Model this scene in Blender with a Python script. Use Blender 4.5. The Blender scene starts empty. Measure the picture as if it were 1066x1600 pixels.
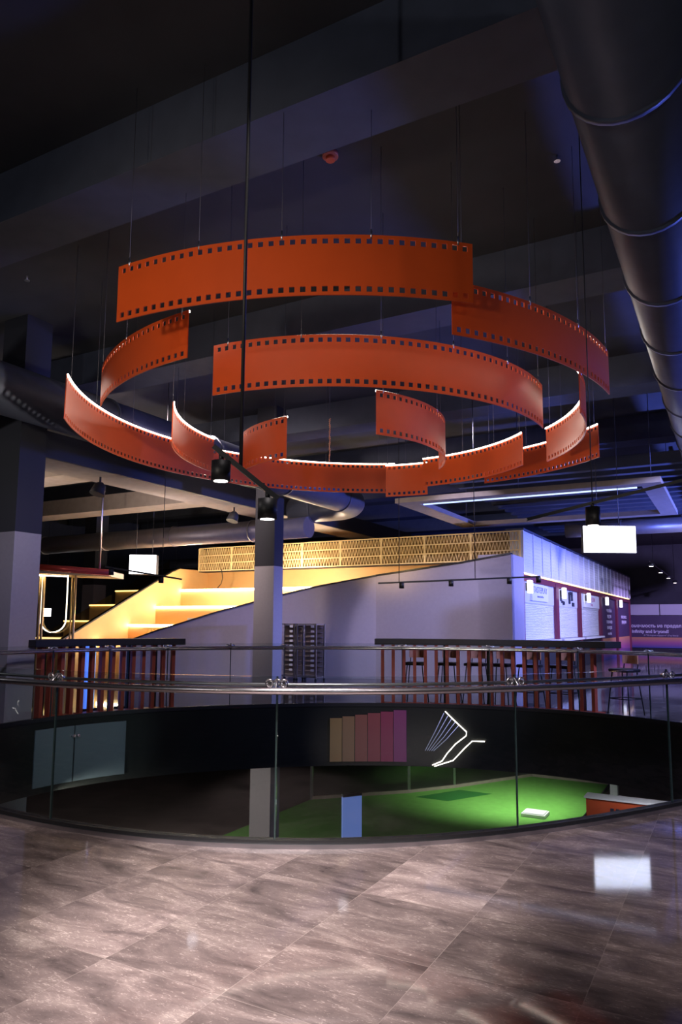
import bpy, bmesh, math, random
from math import sin, cos, pi, radians as R, sqrt
from mathutils import Vector, Matrix
random.seed(7)
C = bpy.context.scene.collection
SC = bpy.context.scene

# ------------------------------------------------------------------ camera
F, YH, VV, CAMH, ROLL = 1120.0, 973.5, 9500.0, 1.57, -0.006
PITCH = 0.5 * math.asin(2 * F / VV)
PP = YH - F * math.tan(PITCH)
cd = bpy.data.cameras.new('camera'); cam = bpy.data.objects.new('camera', cd); C.objects.link(cam)
cd.sensor_fit = 'VERTICAL'; cd.sensor_height = 36; cd.sensor_width = 24
cd.lens = 36 * F / 1600
cd.shift_y = (PP - 800) / 1600
cd.clip_start = .05; cd.clip_end = 300
cam.matrix_world = Matrix.Translation((0, 0, CAMH)) @ Matrix.Rotation(pi / 2 + PITCH, 4, 'X') @ Matrix.Rotation(-ROLL, 4, 'Z')
SC.camera = cam

# ------------------------------------------------------------------ world, exposure
SC.view_settings.view_transform = 'Standard'; SC.view_settings.look = 'None'
SC.view_settings.exposure = 0; SC.view_settings.gamma = 1; SC.view_settings.use_curve_mapping = False
wd = bpy.data.worlds.new('world'); SC.world = wd; wd.use_nodes = True
wd.node_tree.nodes['Background'].inputs[0].default_value = (.8, .85, 1, 1)
wd.node_tree.nodes['Background'].inputs[1].default_value = .012

# hall grid: u runs to the right along the shop fronts' cross direction, v runs away along the shop fronts
AG = R(28.7)
def W(u, v, z=0.): return Vector((u * cos(AG) + v * sin(AG), -u * sin(AG) + v * cos(AG), z))

def lamp(name, typ, loc, energy, color, target=None, size=.2, spot=60, blend=.6, shape=None, sy=None):
    l = bpy.data.lights.new(name, typ); o = bpy.data.objects.new(name, l); C.objects.link(o)
    l.energy = energy; l.color = color; o.location = loc
    if typ == 'AREA':
        l.size = size
        if sy: l.shape = 'RECTANGLE'; l.size_y = sy
    else: l.shadow_soft_size = size
    if typ == 'SPOT': l.spot_size = R(spot); l.spot_blend = blend
    if target is not None:
        d = Vector(target) - Vector(loc); o.rotation_euler = d.to_track_quat('-Z', 'Y').to_euler()
    return o
# hall downlights over and behind the photographer light the near floor
lamp('down_spot', 'SPOT', (-1.6, -.6, 5.0), 6000, (1, .90, .86), (-.45, 4.1, 0), .08, 27, 1)
lamp('down_spot', 'SPOT', (-2.6, -.6, 5.0), 1100, (1, .87, .82), (-2.6, 5.6, 0), .08, 25, 1)
lamp('down_spot', 'SPOT', (1.8, -.8, 5.0), 1000, (1, .88, .86), (1.7, 5.2, 0), .08, 30, 1)
lamp('down_spot', 'SPOT', (3.6, -.6, 5.0), 900, (.72, .72, 1), (3.2, 6.0, 0), .08, 36, 1)
lamp('down_spot', 'SPOT', (-.2, 3.4, 5.7), 700, (1, .90, .90), (.1, 5.4, 1.1), .06, 40, 1)  # extra spot added to brighten the near handrail
lamp('down_spot', 'SPOT', (.5, 9.4, 3.9), 220, (1, .82, .75), (2.6, 13.7, .6), .06, 60, 1)  # extra spot added above the opening to lift the right bar's red slats
lamp('down_spot', 'SPOT', (-.5, 9.4, 3.9), 120, (1, .82, .75), (-4.2, 12.3, .6), .06, 50, 1)  # same added spot for the left bar's slats
# unseen spots added to wash the film ribbons
lamp('flood', 'SPOT', (-3.8, -.8, 2.4), 950, (1, .84, .70), (-.5, 9.0, 4.2), .25, 46, 1)
lamp('flood', 'SPOT', (2.2, 1.0, 1.9), 210, (1, .84, .70), (1.8, 7.8, 3.75), .15, 26, 1)
lamp('flood', 'SPOT', (0.3, 18.4, 5.3), 900, (1, .90, .80), (-3.5, 9.2, 4.6), .12, 22, .8)
lamp('flood', 'SPOT', (0.3, 18.4, 5.3), 900, (1, .90, .80), (3.3, 9.6, 4.6), .12, 22, .8)
lamp('flood', 'SPOT', (0.5, 8.3, 2.8), 120, (1, .86, .72), (0.4, 13.9, 4.3), .08, 70, .9)
lamp('fill_uplight', 'SPOT', W(-4, -4, 4.0), 270, (.92, .93, 1), W(-4, -1, 6.6), .1, 150, 1)  # this and the next two: unseen lamps added to lift the dark ceiling
lamp('fill_uplight', 'SPOT', W(3.5, -3, 4.0), 150, (.92, .93, 1), W(2, 2, 6.6), .1, 150, 1)
lamp('fill_uplight', 'SPOT', W(-14, 2, 4.0), 180, (.95, .93, 1), W(-11, 4, 6.6), .1, 150, 1)
lamp('flood', 'SPOT', (-0.6, 7.6, 2.9), 300, (1, .90, .80), (-3.9, 10.0, 4.3), .08, 62, .9)  # added spot for the inner faces of the left ribbons
lamp('flood', 'SPOT', (0.6, 7.6, 2.9), 230, (1, .88, .78), (3.1, 10.9, 4.3), .08, 50, .9)  # added spot for the inner faces of the right ribbons
# blue stage light at the right of the hall
lamp('blue_flood', 'SPOT', W(4.5, 20, 2.2), 8500, (.13, .19, 1), W(-1.8, 21, 6.0), .3, 120, .9)
lamp('blue_flood', 'SPOT', W(3.5, 26, 5.6), 4600, (.58, .58, 1), W(-5.1, 27, 2.6), .3, 110, .9)
lamp('blue_flood', 'SPOT', W(3.4, 12, 2.4), 2300, (.13, .19, 1), W(-.4, 9.5, 5.6), .3, 100, .9)
lamp('blue_flood', 'SPOT', W(1.5, 12.6, 5.4), 3300, (.36, .40, 1), W(-5.5, 16.5, .6), .2, 90, .9)
lamp('blue_flood', 'SPOT', W(2.0, 34, 5.6), 6500, (.50, .38, 1), W(-4, 46, 1.0), .3, 100, .9)
lamp('blue_flood', 'SPOT', W(2.5, 15, 5.4), 900, (.3, .36, 1), W(-9.3, 13.7, 1.6), .2, 22, .9)
# violet-white light on the stair block and left columns
lamp('wall_wash', 'SPOT', W(-9.0, 9.5, 5.4), 1100, (1, .82, .78), W(-9.5, 18.65, 1.6), .2, 84, 1)
lamp('wall_wash', 'SPOT', W(-4.0, 12.0, 5.4), 1250, (.72, .66, 1), W(-6.6, 18.65, 1.6), .12, 40, .25)
lamp('wall_wash', 'SPOT', W(-5.5, 4.2, 4.6), 420, (.66, .62, 1), W(-9.9, 7.4, 1.5), .2, 50, 1)
lamp('wall_wash', 'SPOT', W(-14, 9.5, 3.2), 260, (1, .8, .66), W(-13.5, 11.5, 6), .2, 150, 1)
lamp('up_light', 'SPOT', W(-13, 13, 3.0), 260, (1, .82, .78), W(-13, 14, 6), .2, 150, 1)

# ------------------------------------------------------------------ materials
def mat(name, col, rough=.6, metal=0, noise=0, nscale=8, emis=None, es=0, spec=.5, bump=0, stretch=None):
    m = bpy.data.materials.new(name); m.use_nodes = True; nt = m.node_tree; b = nt.nodes['Principled BSDF']
    b.inputs['Base Color'].default_value = (*col, 1); b.inputs['Roughness'].default_value = rough
    b.inputs['Metallic'].default_value = metal; b.inputs['Specular IOR Level'].default_value = spec
    if emis: b.inputs['Emission Color'].default_value = (*emis, 1); b.inputs['Emission Strength'].default_value = es
    if noise or bump:
        tc = nt.nodes.new('ShaderNodeTexCoord'); mp = nt.nodes.new('ShaderNodeMapping'); n = nt.nodes.new('ShaderNodeTexNoise')
        nt.links.new(tc.outputs['Object'], mp.inputs[0]); nt.links.new(mp.outputs[0], n.inputs['Vector'])
        if stretch: mp.inputs['Scale'].default_value = stretch
        n.inputs['Scale'].default_value = nscale; n.inputs['Detail'].default_value = 6
        if noise:
            r = nt.nodes.new('ShaderNodeMix'); r.data_type = 'RGBA'
            r.inputs[6].default_value = (*[c * (1 - noise) for c in col], 1); r.inputs[7].default_value = (*[min(1, c * (1 + noise)) for c in col], 1)
            nt.links.new(n.outputs['Fac'], r.inputs[0]); nt.links.new(r.outputs[2], b.inputs['Base Color'])
        if bump:
            bp = nt.nodes.new('ShaderNodeBump'); bp.inputs['Strength'].default_value = bump; bp.inputs['Distance'].default_value = .02
            nt.links.new(n.outputs['Fac'], bp.inputs['Height']); nt.links.new(bp.outputs[0], b.inputs['Normal'])
    return m
M = {}
M['film'] = mat('film_orange', (.66, .085, .012), .36, noise=.10, nscale=3)
M['led'] = mat('led_warm_white', (1, 1, 1), emis=(1, .86, .74), es=9)
M['led_gold'] = mat('led_gold', (1, 1, 1), emis=(1, .62, .2), es=2.4)
M['led_stair'] = mat('led_stair', (1, 1, 1), emis=(1, .88, .70), es=34)
M['ceil'] = mat('ceiling_black', (.042, .044, .052), .9, noise=.3, nscale=1.5)
M['beam'] = mat('beam_concrete', (.058, .066, .095), .85, noise=.25, nscale=4)
M['beige'] = mat('beige_concrete', (.30, .25, .21), .85, noise=.25, nscale=5)
M['duct'] = mat('duct_grey', (.10, .11, .15), .45, metal=.3, noise=.15, nscale=6)
M['duct2'] = mat('duct_brushed', (.24, .22, .23), .42, metal=.5, noise=.15, nscale=6)
M['black'] = mat('black_metal', (.008, .008, .010), .5)
M['blackp'] = mat('black_paint', (.022, .022, .03), .6)
M['chrome'] = mat('chrome', (.9, .86, .9), .26, metal=1)
M['steel'] = mat('steel', (.55, .55, .6), .3, metal=1)
M['wire'] = mat('wire', (.10, .10, .12), .5, metal=.6)
M['colw'] = mat('column_grey_paint', (.36, .33, .35), .75, noise=.08, nscale=20)
M['greyw'] = mat('grey_plaster', (.40, .35, .37), .8, noise=.07, nscale=12)
M['orange'] = mat('orange_panel', (.84, .50, .20), .55, noise=.06, nscale=4)
M['gold'] = mat('gold_metal', (.72, .52, .20), .38, metal=.5)
M['lattice'] = mat('lattice_gold', (.74, .56, .28), .5)
M['lattice_back'] = mat('lattice_back', (.30, .19, .06), .6, noise=.1)
M['band'] = mat('white_band', (.62, .62, .66), .5, noise=.05, nscale=3)
M['white'] = mat('white_panel', (.75, .75, .8), .5)
M['maroon'] = mat('maroon_frame', (.16, .02, .05), .5)
M['red'] = mat('red_slat', (.42, .075, .04), .45, noise=.15, nscale=9)
M['redb'] = mat('red_orange', (.65, .10, .03), .5, noise=.1)
M['canopy'] = mat('canopy_red', (.55, .07, .05), .25, metal=.3)
M['screen'] = mat('lit_screen', (1, 1, 1), emis=(.95, .95, 1), es=4)
M['neon'] = mat('cream_neon', (1, 1, 1), emis=(1, .93, .72), es=2.2)
M['sconce'] = mat('sconce_white', (1, 1, 1), emis=(.93, .93, 1), es=1.7)
M['lens'] = mat('lamp_lens', (1, 1, 1), emis=(1, .92, .88), es=8)
M['bluelit'] = mat('blue_glow', (.2, .3, .8), emis=(.10, .22, 1), es=1.2)
M['cyanlit'] = mat('cyan_glow', (.3, .6, 1), emis=(.15, .5, 1), es=3)
M['seat'] = mat('black_leather', (.02, .02, .025), .4)
M['wood'] = mat('orange_wood', (.55, .24, .12), .45, noise=.15, nscale=10, stretch=(1, 1, 8))
M['purple'] = mat('purple_banner', (.075, .045, .11), .5, noise=.3, nscale=1.2)
M['text'] = mat('text_white', (.75, .72, .85), .6)
M['textd'] = mat('text_dark', (.03, .03, .06), .6)
M['textp'] = mat('text_pink', (.45, .18, .3), .6)
M['greyl'] = mat('grey_text', (.25, .25, .32), .6)
M['fascia'] = mat('fascia_black', (.015, .017, .015), .3, noise=.3, nscale=2, spec=.35)
M['carpet'] = mat('green_carpet', (.15, .40, .07), .95, noise=.18, nscale=5, bump=.3)
M['brown'] = mat('lower_brown_floor', (.11, .085, .08), .35, noise=.5, nscale=1.6)
M['grout'] = M['greyl']

def floor_mat():
    m = bpy.data.materials.new('marble_tile'); m.use_nodes = True; nt = m.node_tree; N = nt.nodes; L = nt.links; b = N['Principled BSDF']
    def vm(op, a, bb=None):
        x = N.new('ShaderNodeVectorMath'); x.operation = op; L.new(a, x.inputs[0])
        if bb is not None:
            if isinstance(bb, tuple): x.inputs[1].default_value = bb
            else: L.new(bb, x.inputs[1])
        return x.outputs[0]
    def mm(op, a, bb):
        x = N.new('ShaderNodeMath'); x.operation = op
        for i, q in enumerate((a, bb)):
            if isinstance(q, (int, float)): x.inputs[i].default_value = q
            else: L.new(q, x.inputs[i])
        return x.outputs[0]
    ge = N.new('ShaderNodeNewGeometry'); mp = N.new('ShaderNodeMapping'); L.new(ge.outputs['Position'], mp.inputs[0])
    mp.inputs['Rotation'].default_value = (0, 0, AG); mp.inputs['Location'].default_value = (1.32, -2.61, 0)
    uvv = mp.outputs[0]; g = vm('DIVIDE', uvv, (.68, .67, 1)); fl_ = vm('FLOOR', g); fr = vm('FRACTION', g)
    sf = N.new('ShaderNodeSeparateXYZ'); L.new(fr, sf.inputs[0])
    ex = mm('MINIMUM', sf.outputs[0], mm('SUBTRACT', 1, sf.outputs[0])); ey = mm('MINIMUM', sf.outputs[1], mm('SUBTRACT', 1, sf.outputs[1]))
    grout = mm('LESS_THAN', mm('MINIMUM', ex, ey), .0026)
    wn = N.new('ShaderNodeTexWhiteNoise'); wn.noise_dimensions = '2D'; L.new(fl_, wn.inputs['Vector'])
    off = vm('MULTIPLY', wn.outputs['Color'], (30, 30, 0))
    p = vm('ADD', uvv, off); p2 = vm('MULTIPLY', p, (1.0, 2.6, 1))
    n = N.new('ShaderNodeTexNoise'); n.inputs['Scale'].default_value = 2.2; n.inputs['Detail'].default_value = 10; n.inputs['Roughness'].default_value = .6; n.inputs['Distortion'].default_value = .6
    L.new(p2, n.inputs['Vector'])
    r = N.new('ShaderNodeValToRGB'); L.new(n.outputs['Fac'], r.inputs[0])
    e = r.color_ramp.elements; e[0].position = .3; e[0].color = (.10, .078, .078, 1); e[1].position = .75; e[1].color = (.40, .32, .30, 1)
    k = e.new(.52); k.color = (.235, .18, .175, 1)
    # pale broken flecks, denser in some patches
    n2 = N.new('ShaderNodeTexNoise'); n2.inputs['Scale'].default_value = 19; n2.inputs['Detail'].default_value = 9; n2.inputs['Roughness'].default_value = .75; n2.inputs['Distortion'].default_value = 1.6
    p3 = vm('MULTIPLY', p, (1.0, 3.6, 1)); L.new(p3, n2.inputs['Vector'])
    thr = mm('ADD', n2.outputs['Fac'], mm('MULTIPLY', mm('SUBTRACT', n.outputs['Fac'], .5), .35))
    r2 = N.new('ShaderNodeValToRGB'); L.new(thr, r2.inputs[0]); r2.color_ramp.elements[0].position = .56; r2.color_ramp.elements[1].position = .66
    m3 = N.new('ShaderNodeMix'); m3.data_type = 'RGBA'; L.new(mm('MULTIPLY', r2.outputs[0], .95), m3.inputs[0]); L.new(r.outputs[0], m3.inputs[6]); m3.inputs[7].default_value = (.56, .46, .43, 1)
    r4 = N.new('ShaderNodeValToRGB'); L.new(n2.outputs['Fac'], r4.inputs[0]); r4.color_ramp.elements[0].position = .30; r4.color_ramp.elements[0].color = (.55, .55, .55, 1); r4.color_ramp.elements[1].position = .42; r4.color_ramp.elements[1].color = (1, 1, 1, 1)
    m5 = N.new('ShaderNodeMix'); m5.data_type = 'RGBA'; m5.blend_type = 'MULTIPLY'; m5.inputs[0].default_value = 1; L.new(m3.outputs[2], m5.inputs[6]); L.new(r4.outputs[0], m5.inputs[7])
    tv = N.new('ShaderNodeMapRange'); L.new(wn.outputs['Value'], tv.inputs[0]); tv.inputs[3].default_value = .72; tv.inputs[4].default_value = 1.15
    cb = N.new('ShaderNodeVectorMath'); cb.operation = 'SCALE'; L.new(m5.outputs[2], cb.inputs[0]); L.new(tv.outputs[0], cb.inputs['Scale'])
    m4 = N.new('ShaderNodeMix'); m4.data_type = 'RGBA'; L.new(mm('MULTIPLY', grout, .55), m4.inputs[0]); L.new(cb.outputs[0], m4.inputs[6]); m4.inputs[7].default_value = (.38, .31, .29, 1)
    L.new(m4.outputs[2], b.inputs['Base Color'])
    b.inputs['Specular IOR Level'].default_value = .3
    rr = N.new('ShaderNodeMapRange'); L.new(n2.outputs['Fac'], rr.inputs[0]); rr.inputs[3].default_value = .03; rr.inputs[4].default_value = .075
    L.new(rr.outputs[0], b.inputs['Roughness'])
    return m
M['floor'] = floor_mat()

def glass_mat(name, tint, refl=1.0):
    m = bpy.data.materials.new(name); m.use_nodes = True; nt = m.node_tree; N = nt.nodes; L = nt.links
    N.remove(N['Principled BSDF']); o = N['Material Output']
    t = N.new('ShaderNodeBsdfTransparent'); t.inputs[0].default_value = (*tint, 1)
    g = N.new('ShaderNodeBsdfGlossy'); g.inputs['Roughness'].default_value = .02; g.inputs[0].default_value = (.9, .95, 1, 1)
    f = N.new('ShaderNodeFresnel'); f.inputs[0].default_value = 1.5
    ge = N.new('ShaderNodeNewGeometry'); iv = N.new('ShaderNodeMath'); iv.operation = 'SUBTRACT'; iv.inputs[0].default_value = 1; L.new(ge.outputs['Backfacing'], iv.inputs[1])
    mu = N.new('ShaderNodeMath'); mu.operation = 'MULTIPLY'; L.new(f.outputs[0], mu.inputs[0]); L.new(iv.outputs[0], mu.inputs[1])
    mx = N.new('ShaderNodeMixShader'); L.new(mu.outputs[0], mx.inputs[0]); L.new(t.outputs[0], mx.inputs[1]); L.new(g.outputs[0], mx.inputs[2])
    L.new(mx.outputs[0], o.inputs[0]); return m
M['glass'] = glass_mat('clear_glass', (.90, .93, .92))
M['glass_gold'] = glass_mat('amber_glass', (.85, .70, .48))

# ------------------------------------------------------------------ mesh helpers (all coordinates in metres, world)
class MB:
    def __init__(s): s.v = []; s.f = []; s.mi = []; s.sm = []
    def add(s, vs, fs, mi=0, smooth=False):
        b = len(s.v); s.v += [Vector(x) for x in vs]
        for f in fs: s.f.append([b + i for i in f]); s.mi.append(mi); s.sm.append(smooth)
        return s
    def hexa(s, P, mi=0):
        return s.add(P, [(0, 3, 2, 1), (4, 5, 6, 7), (0, 1, 5, 4), (1, 2, 6, 5), (2, 3, 7, 6), (3, 0, 4, 7)], mi)
    def box(s, x0, x1, y0, y1, z0, z1, mi=0):
        return s.hexa([(x0, y0, z0), (x1, y0, z0), (x1, y1, z0), (x0, y1, z0), (x0, y0, z1), (x1, y0, z1), (x1, y1, z1), (x0, y1, z1)], mi)
    def ubox(s, u0, u1, v0, v1, z0, z1, mi=0):
        q = [(u0, v0), (u1, v0), (u1, v1), (u0, v1)]
        return s.hexa([W(*a, z0) for a in q] + [W(*a, z1) for a in q], mi)
    def bar(s, a, b, w, h=None, up=(0, 0, 1), mi=0):
        a, b = Vector(a), Vector(b); h = h or w; d = (b - a).normalized(); up = Vector(up)
        if abs(d.dot(up)) > .95: up = Vector((cos(AG), -sin(AG), 0))
        x = d.cross(up).normalized() * w / 2; y = x.cross(d).normalized() * h / 2
        return s.hexa([a - x - y, a + x - y, a + x + y, a - x + y, b - x - y, b + x - y, b + x + y, b - x + y], mi)
    def tube(s, pts, r, n=10, mi=0, closed=False, rs=None):
        pts = [Vector(p) for p in pts]; k = len(pts); base = len(s.v); prev = None
        for i, p in enumerate(pts):
            a = pts[(i - 1) % k] if closed or i else p; b = pts[(i + 1) % k] if closed or i < k - 1 else p
            d = (b - a).normalized()
            ref = Vector((0, 0, 1)) if abs(d.z) < .9 else Vector((1, 0, 0))
            x = d.cross(ref).normalized()
            if prev is not None and x.dot(prev) < 0 and abs(d.z) >= .9: x = -x
            prev = x; y = x.cross(d).normalized(); rr = rs[i] if rs else r
            for j in range(n): s.v.append(p + (x * cos(2 * pi * j / n) + y * sin(2 * pi * j / n)) * rr)
        m = k if closed else k - 1
        for i in range(m):
            for j in range(n):
                s.f.append([base + i * n + j, base + i * n + (j + 1) % n, base + ((i + 1) % k) * n + (j + 1) % n, base + ((i + 1) % k) * n + j]); s.mi.append(mi); s.sm.append(True)
        if not closed:
            s.f.append([base + j for j in range(n)][::-1]); s.mi.append(mi); s.sm.append(False)
            s.f.append([base + (k - 1) * n + j for j in range(n)]); s.mi.append(mi); s.sm.append(False)
        return s
    def prism(s, P, dz, mi=0):      # polygon (list of 3d) extruded by vector
        P = [Vector(p) for p in P]; d = Vector(dz); n = len(P)
        return s.add(P + [p + d for p in P], [tuple(range(n))[::-1], tuple(range(n, 2 * n))] + [(i, (i + 1) % n, n + (i + 1) % n, n + i) for i in range(n)], mi)
    def build(s, name, m, parent=None, label=None, bevel=0):
        me = bpy.data.meshes.new(name)
        if parent is None:
            xs = [v.x for v in s.v]; ys = [v.y for v in s.v]
            org = Vector(((min(xs) + max(xs)) / 2, (min(ys) + max(ys)) / 2, min(v.z for v in s.v)))
        else:
            org = Vector(); q = parent
            while q: org += q.location; q = q.parent
        me.from_pydata([v - org for v in s.v], [], s.f)
        for x in (m if isinstance(m, (list, tuple)) else [m]): me.materials.append(x)
        for p, i, sm in zip(me.polygons, s.mi, s.sm): p.material_index = i; p.use_smooth = sm
        bm = bmesh.new(); bm.from_mesh(me); bmesh.ops.recalc_face_normals(bm, faces=bm.faces); bm.to_mesh(me); bm.free()
        me.update(); o = bpy.data.objects.new(name, me); C.objects.link(o)
        if parent is None: o.location = org
        else: o.parent = parent
        if label: o['label'] = label
        if bevel:
            b = o.modifiers.new('bevel', 'BEVEL'); b.width = bevel; b.segments = 2; b.limit_method = 'ANGLE'
        return o
def tag(o, label, cat, group=None, kind=None):
    if label: o['label'] = label
    if cat: o['category'] = cat
    if group: o['group'] = group
    if kind: o['kind'] = kind
    return o
def thing(name, label, cat, loc, group=None):
    o = bpy.data.objects.new(name, None); C.objects.link(o); o.location = loc; o.empty_display_size = .1
    return tag(o, label, cat, group)
def struct(o): o['kind'] = 'structure'; return o
def text(body, name, m, parent, origin, right, up, size, ex=.004, label=None, align='LEFT', sx=1.0, bold=0):
    cu = bpy.data.curves.new('t', 'FONT'); cu.body = body; cu.size = size; cu.extrude = ex; cu.align_x = align; cu.offset = bold
    t = bpy.data.objects.new('t', cu); C.objects.link(t)
    dg = bpy.context.evaluated_depsgraph_get(); dg.update()
    me = bpy.data.meshes.new_from_object(t.evaluated_get(dg)); bpy.data.objects.remove(t)
    r = Vector(right).normalized(); u = Vector(up).normalized(); n = r.cross(u)
    org = Vector(); q = parent
    while q: org += q.location; q = q.parent
    for v in me.vertices:
        c = v.co.copy(); v.co = Vector(origin) - org + r * c.x * sx + u * c.y + n * (c.z + ex)
    me.materials.clear(); me.materials.append(m)
    o = bpy.data.objects.new(name, me); C.objects.link(o); o.parent = parent
    if label: o['label'] = label
    return o
def copy_tree(o, parent=None):
    c = o.copy(); C.objects.link(c); c.parent = parent
    for ch in [x for x in C.objects if x.parent == o]: copy_tree(ch, c)
    return c
E1 = W(0, 1); E2 = W(1, 0); UP = Vector((0, 0, 1))

# ------------------------------------------------------------------ atrium opening outline
CV = [.1684, 9.7605, 4.7411, -.5365, -.1682, .1222, -.0347, .1009, -.0234]
def edge(deg, off=0, z=0):
    t = R(deg); r = CV[2] + off
    for k in (2, 3, 4): r += CV[3 + 2 * (k - 2)] * cos(k * t) + CV[4 + 2 * (k - 2)] * sin(k * t)
    return Vector((CV[0] + r * sin(t), CV[1] - r * cos(t), z))
NSEG = 240
def ring(off, z): return [edge(360 * i / NSEG - 180, off, z) for i in range(NSEG)]

# ------------------------------------------------------------------ structure
# upper floor: annulus from the opening out to the hall walls, with thickness
mb = MB(); inner = ring(0, 0); cen = Vector((CV[0], CV[1], 0))
def hall(p):        # push outward to the hall rectangle in u,v
    d = (p - cen); du = d.dot(E2); dv = d.dot(E1); cu = cen.dot(E2); cv = cen.dot(E1)
    U0, U1, V0, V1 = -27, 8, -9, 49.2; k = 1e9
    if du > 1e-6: k = min(k, (U1 - cu) / du)
    if du < -1e-6: k = min(k, (U0 - cu) / du)
    if dv > 1e-6: k = min(k, (V1 - cv) / dv)
    if dv < -1e-6: k = min(k, (V0 - cv) / dv)
    return cen + d * k
outer = [hall(p) for p in inner]
n = NSEG
mb.add(inner + outer, [(i, (i + 1) % n, n + (i + 1) % n, n + i) for i in range(n)])
# fill the corners
for a, b in ((-27, -9), (8, -9), (-27, 49.2), (8, 49.2)):
    cw = W(a, b); j = min(range(n), key=lambda i: (outer[i] - cw).length)
    mb.add([outer[j], cw, outer[(j + 1) % n]], [(0, 1, 2)]); mb.add([outer[j - 1], cw, outer[j]], [(0, 1, 2)])
fl = struct(mb.build('floor', M['floor']))
# fascia of the opening: a deep dark ring below floor level
mb = MB(); a = ring(0, -.004); b = ring(0, -1.1); c2 = ring(.35, -1.1); d2 = ring(.35, -.004)
for i in range(n):
    j = (i + 1) % n; k = len(mb.v)
    mb.add([a[i], a[j], b[j], b[i]], [(0, 1, 2, 3)], 0, True); mb.add([b[i], b[j], c2[j], c2[i]], [(0, 1, 2, 3)]); mb.add([c2[i], c2[j], d2[j], d2[i]], [(0, 1, 2, 3)])
struct(mb.build('trim_1', M['fascia']))
# lower storey: floor, ceiling
mb = MB(); mb.ubox(-27, 8, -9, 49, -4.75, -4.55); struct(mb.build('floor_lower', M['brown']))
mb = MB(); c3 = ring(.36, -1.05); o3 = [Vector((p.x, p.y, -1.05)) for p in outer]
mb.add(c3 + o3, [(i, (i + 1) % n, n + (i + 1) % n, n + i) for i in range(n)]); struct(mb.build('ceiling_lower', M['ceil']))
# ceiling and hall walls
CZ = 6.6
mb = MB(); mb.ubox(-27, 8, -9, 49.2, CZ, CZ + .15); struct(mb.build('ceiling', M['ceil']))
mb = MB(); mb.ubox(-27, 8, 49.2, 49.5, 0, CZ); struct(mb.build('wall_far', M['ceil']))
mb = MB(); mb.ubox(-27.3, -27, -9, 49.5, -4.7, CZ); struct(mb.build('wall_left', M['ceil']))
mb = MB(); mb.ubox(8, 8.3, -9, 49.5, -4.7, CZ); struct(mb.build('wall_right', M['ceil']))
mb = MB(); mb.ubox(-27, 8, -9.3, -9, -4.7, CZ); struct(mb.build('wall_back', M['ceil']))
# cross beams
for i, v in enumerate((.3, 4.78, 9.1, 13.9, 18.2, 22.8, 27.4, 32, 36.6)):
    mb = MB(); mb.ubox(-26.9, 7.9, v, v + .68, 6.0, CZ)
    struct(mb.build('trim_%d' % (i + 2), M['beam']))
mb = MB(); mb.ubox(-12.15, -11.15, -8, 26, 4.6, 5.05); o = struct(mb.build('trim_20', M['beige']))
mb = MB(); mb.ubox(-11.14, -11.08, -8, 26, 4.6, 5.1); struct(mb.build('trim_21', M['blackp']))
# short pale beams left of the long beam
for i, v in enumerate((10.6, 14.6)):
    mb = MB(); mb.ubox(-26, -12.16, v, v + .8, 4.75, 5.2); struct(mb.build('trim_%d' % (22 + i), M['beige']))

# columns
def column(u0, u1, v0, v1, zc, label, zb=0.0):
    r = thing('column', label, 'column', W((u0 + u1) / 2, (v0 + v1) / 2, zb)); r['kind'] = 'structure'
    m = MB(); m.ubox(u0, u1, v0, v1, zb, zc); m.build('lower_shaft', M['colw'], r)
    m = MB(); m.ubox(u0, u1, v0, v1, zc, CZ - .001); m.build('upper_shaft', M['blackp'], r, label='black painted upper shaft')
    return r
column(-10.55, -9.97, 7.42, 7.92, 2.99, 'square grey column with black top at the left edge of the atrium', -4.55)
column(-9.66, -9.12, 13.5, 13.87, 2.85, 'square grey column with black top in front of the stair block', -4.55)
column(-21.7, -21.1, 19.2, 19.8, 2.95, 'pale distant column seen through the stair glass')

# ------------------------------------------------------------------ ducts (right big duct, left duct with elbow, rear ducts)
def duct(name, pts, r, m, label, seams=True, step=2.1):
    t = thing(name, label, 'duct', Vector(pts[0]))
    MB().tube(pts, r, 28).build('duct_shell', m, t)
    if seams:
        L = 0; nxt = step * .6
        for i in range(len(pts) - 1):
            a, b = Vector(pts[i]), Vector(pts[i + 1]); seg = (b - a).length; d = (b - a).normalized()
            while nxt < L + seg:
                p = a + d * (nxt - L); MB().tube([p - d * .025, p + d * .025], r + .022, 28).build('seam_ring', m, t); nxt += step
            L += seg
    return t
duct('air_duct', [W(-.45, -4, 5.25), W(-.45, 40, 5.25)], .39, M['duct'], 'large round dark duct running away along the right side of the ceiling', True, 1.55)
el = [W(-8.70, -4, 4.75), W(-8.70, 16.2, 4.75)] + [W(-8.70 - 1.0 * (1 - cos(R(a))), 16.2 + 1.0 * sin(R(a)), 4.75) for a in range(15, 91, 15)] + [W(-11.0, 17.2, 4.75)]
duct('air_duct', el, .36, M['duct'], 'round grey duct passing left of the film ribbons and ending in an elbow', True, 2.6)
duct('air_duct', [W(-26, 17.1, 4.22), W(-10.3, 16.95, 4.22)], .3, M['duct2'], 'brushed round duct crossing behind the two columns at the left', True, 3)
duct('air_duct', [W(-5, 25.4, 4.8), W(-.85, 25.4, 4.8)], .25, M['duct2'], 'blue lit round duct above the row of kiosks', True, 3)
duct('air_duct', [W(-26, 26, 4.3), W(-17.3, 26, 4.3)], .22, M['duct'], 'thin far duct above the left lightbox', True, 3)

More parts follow.
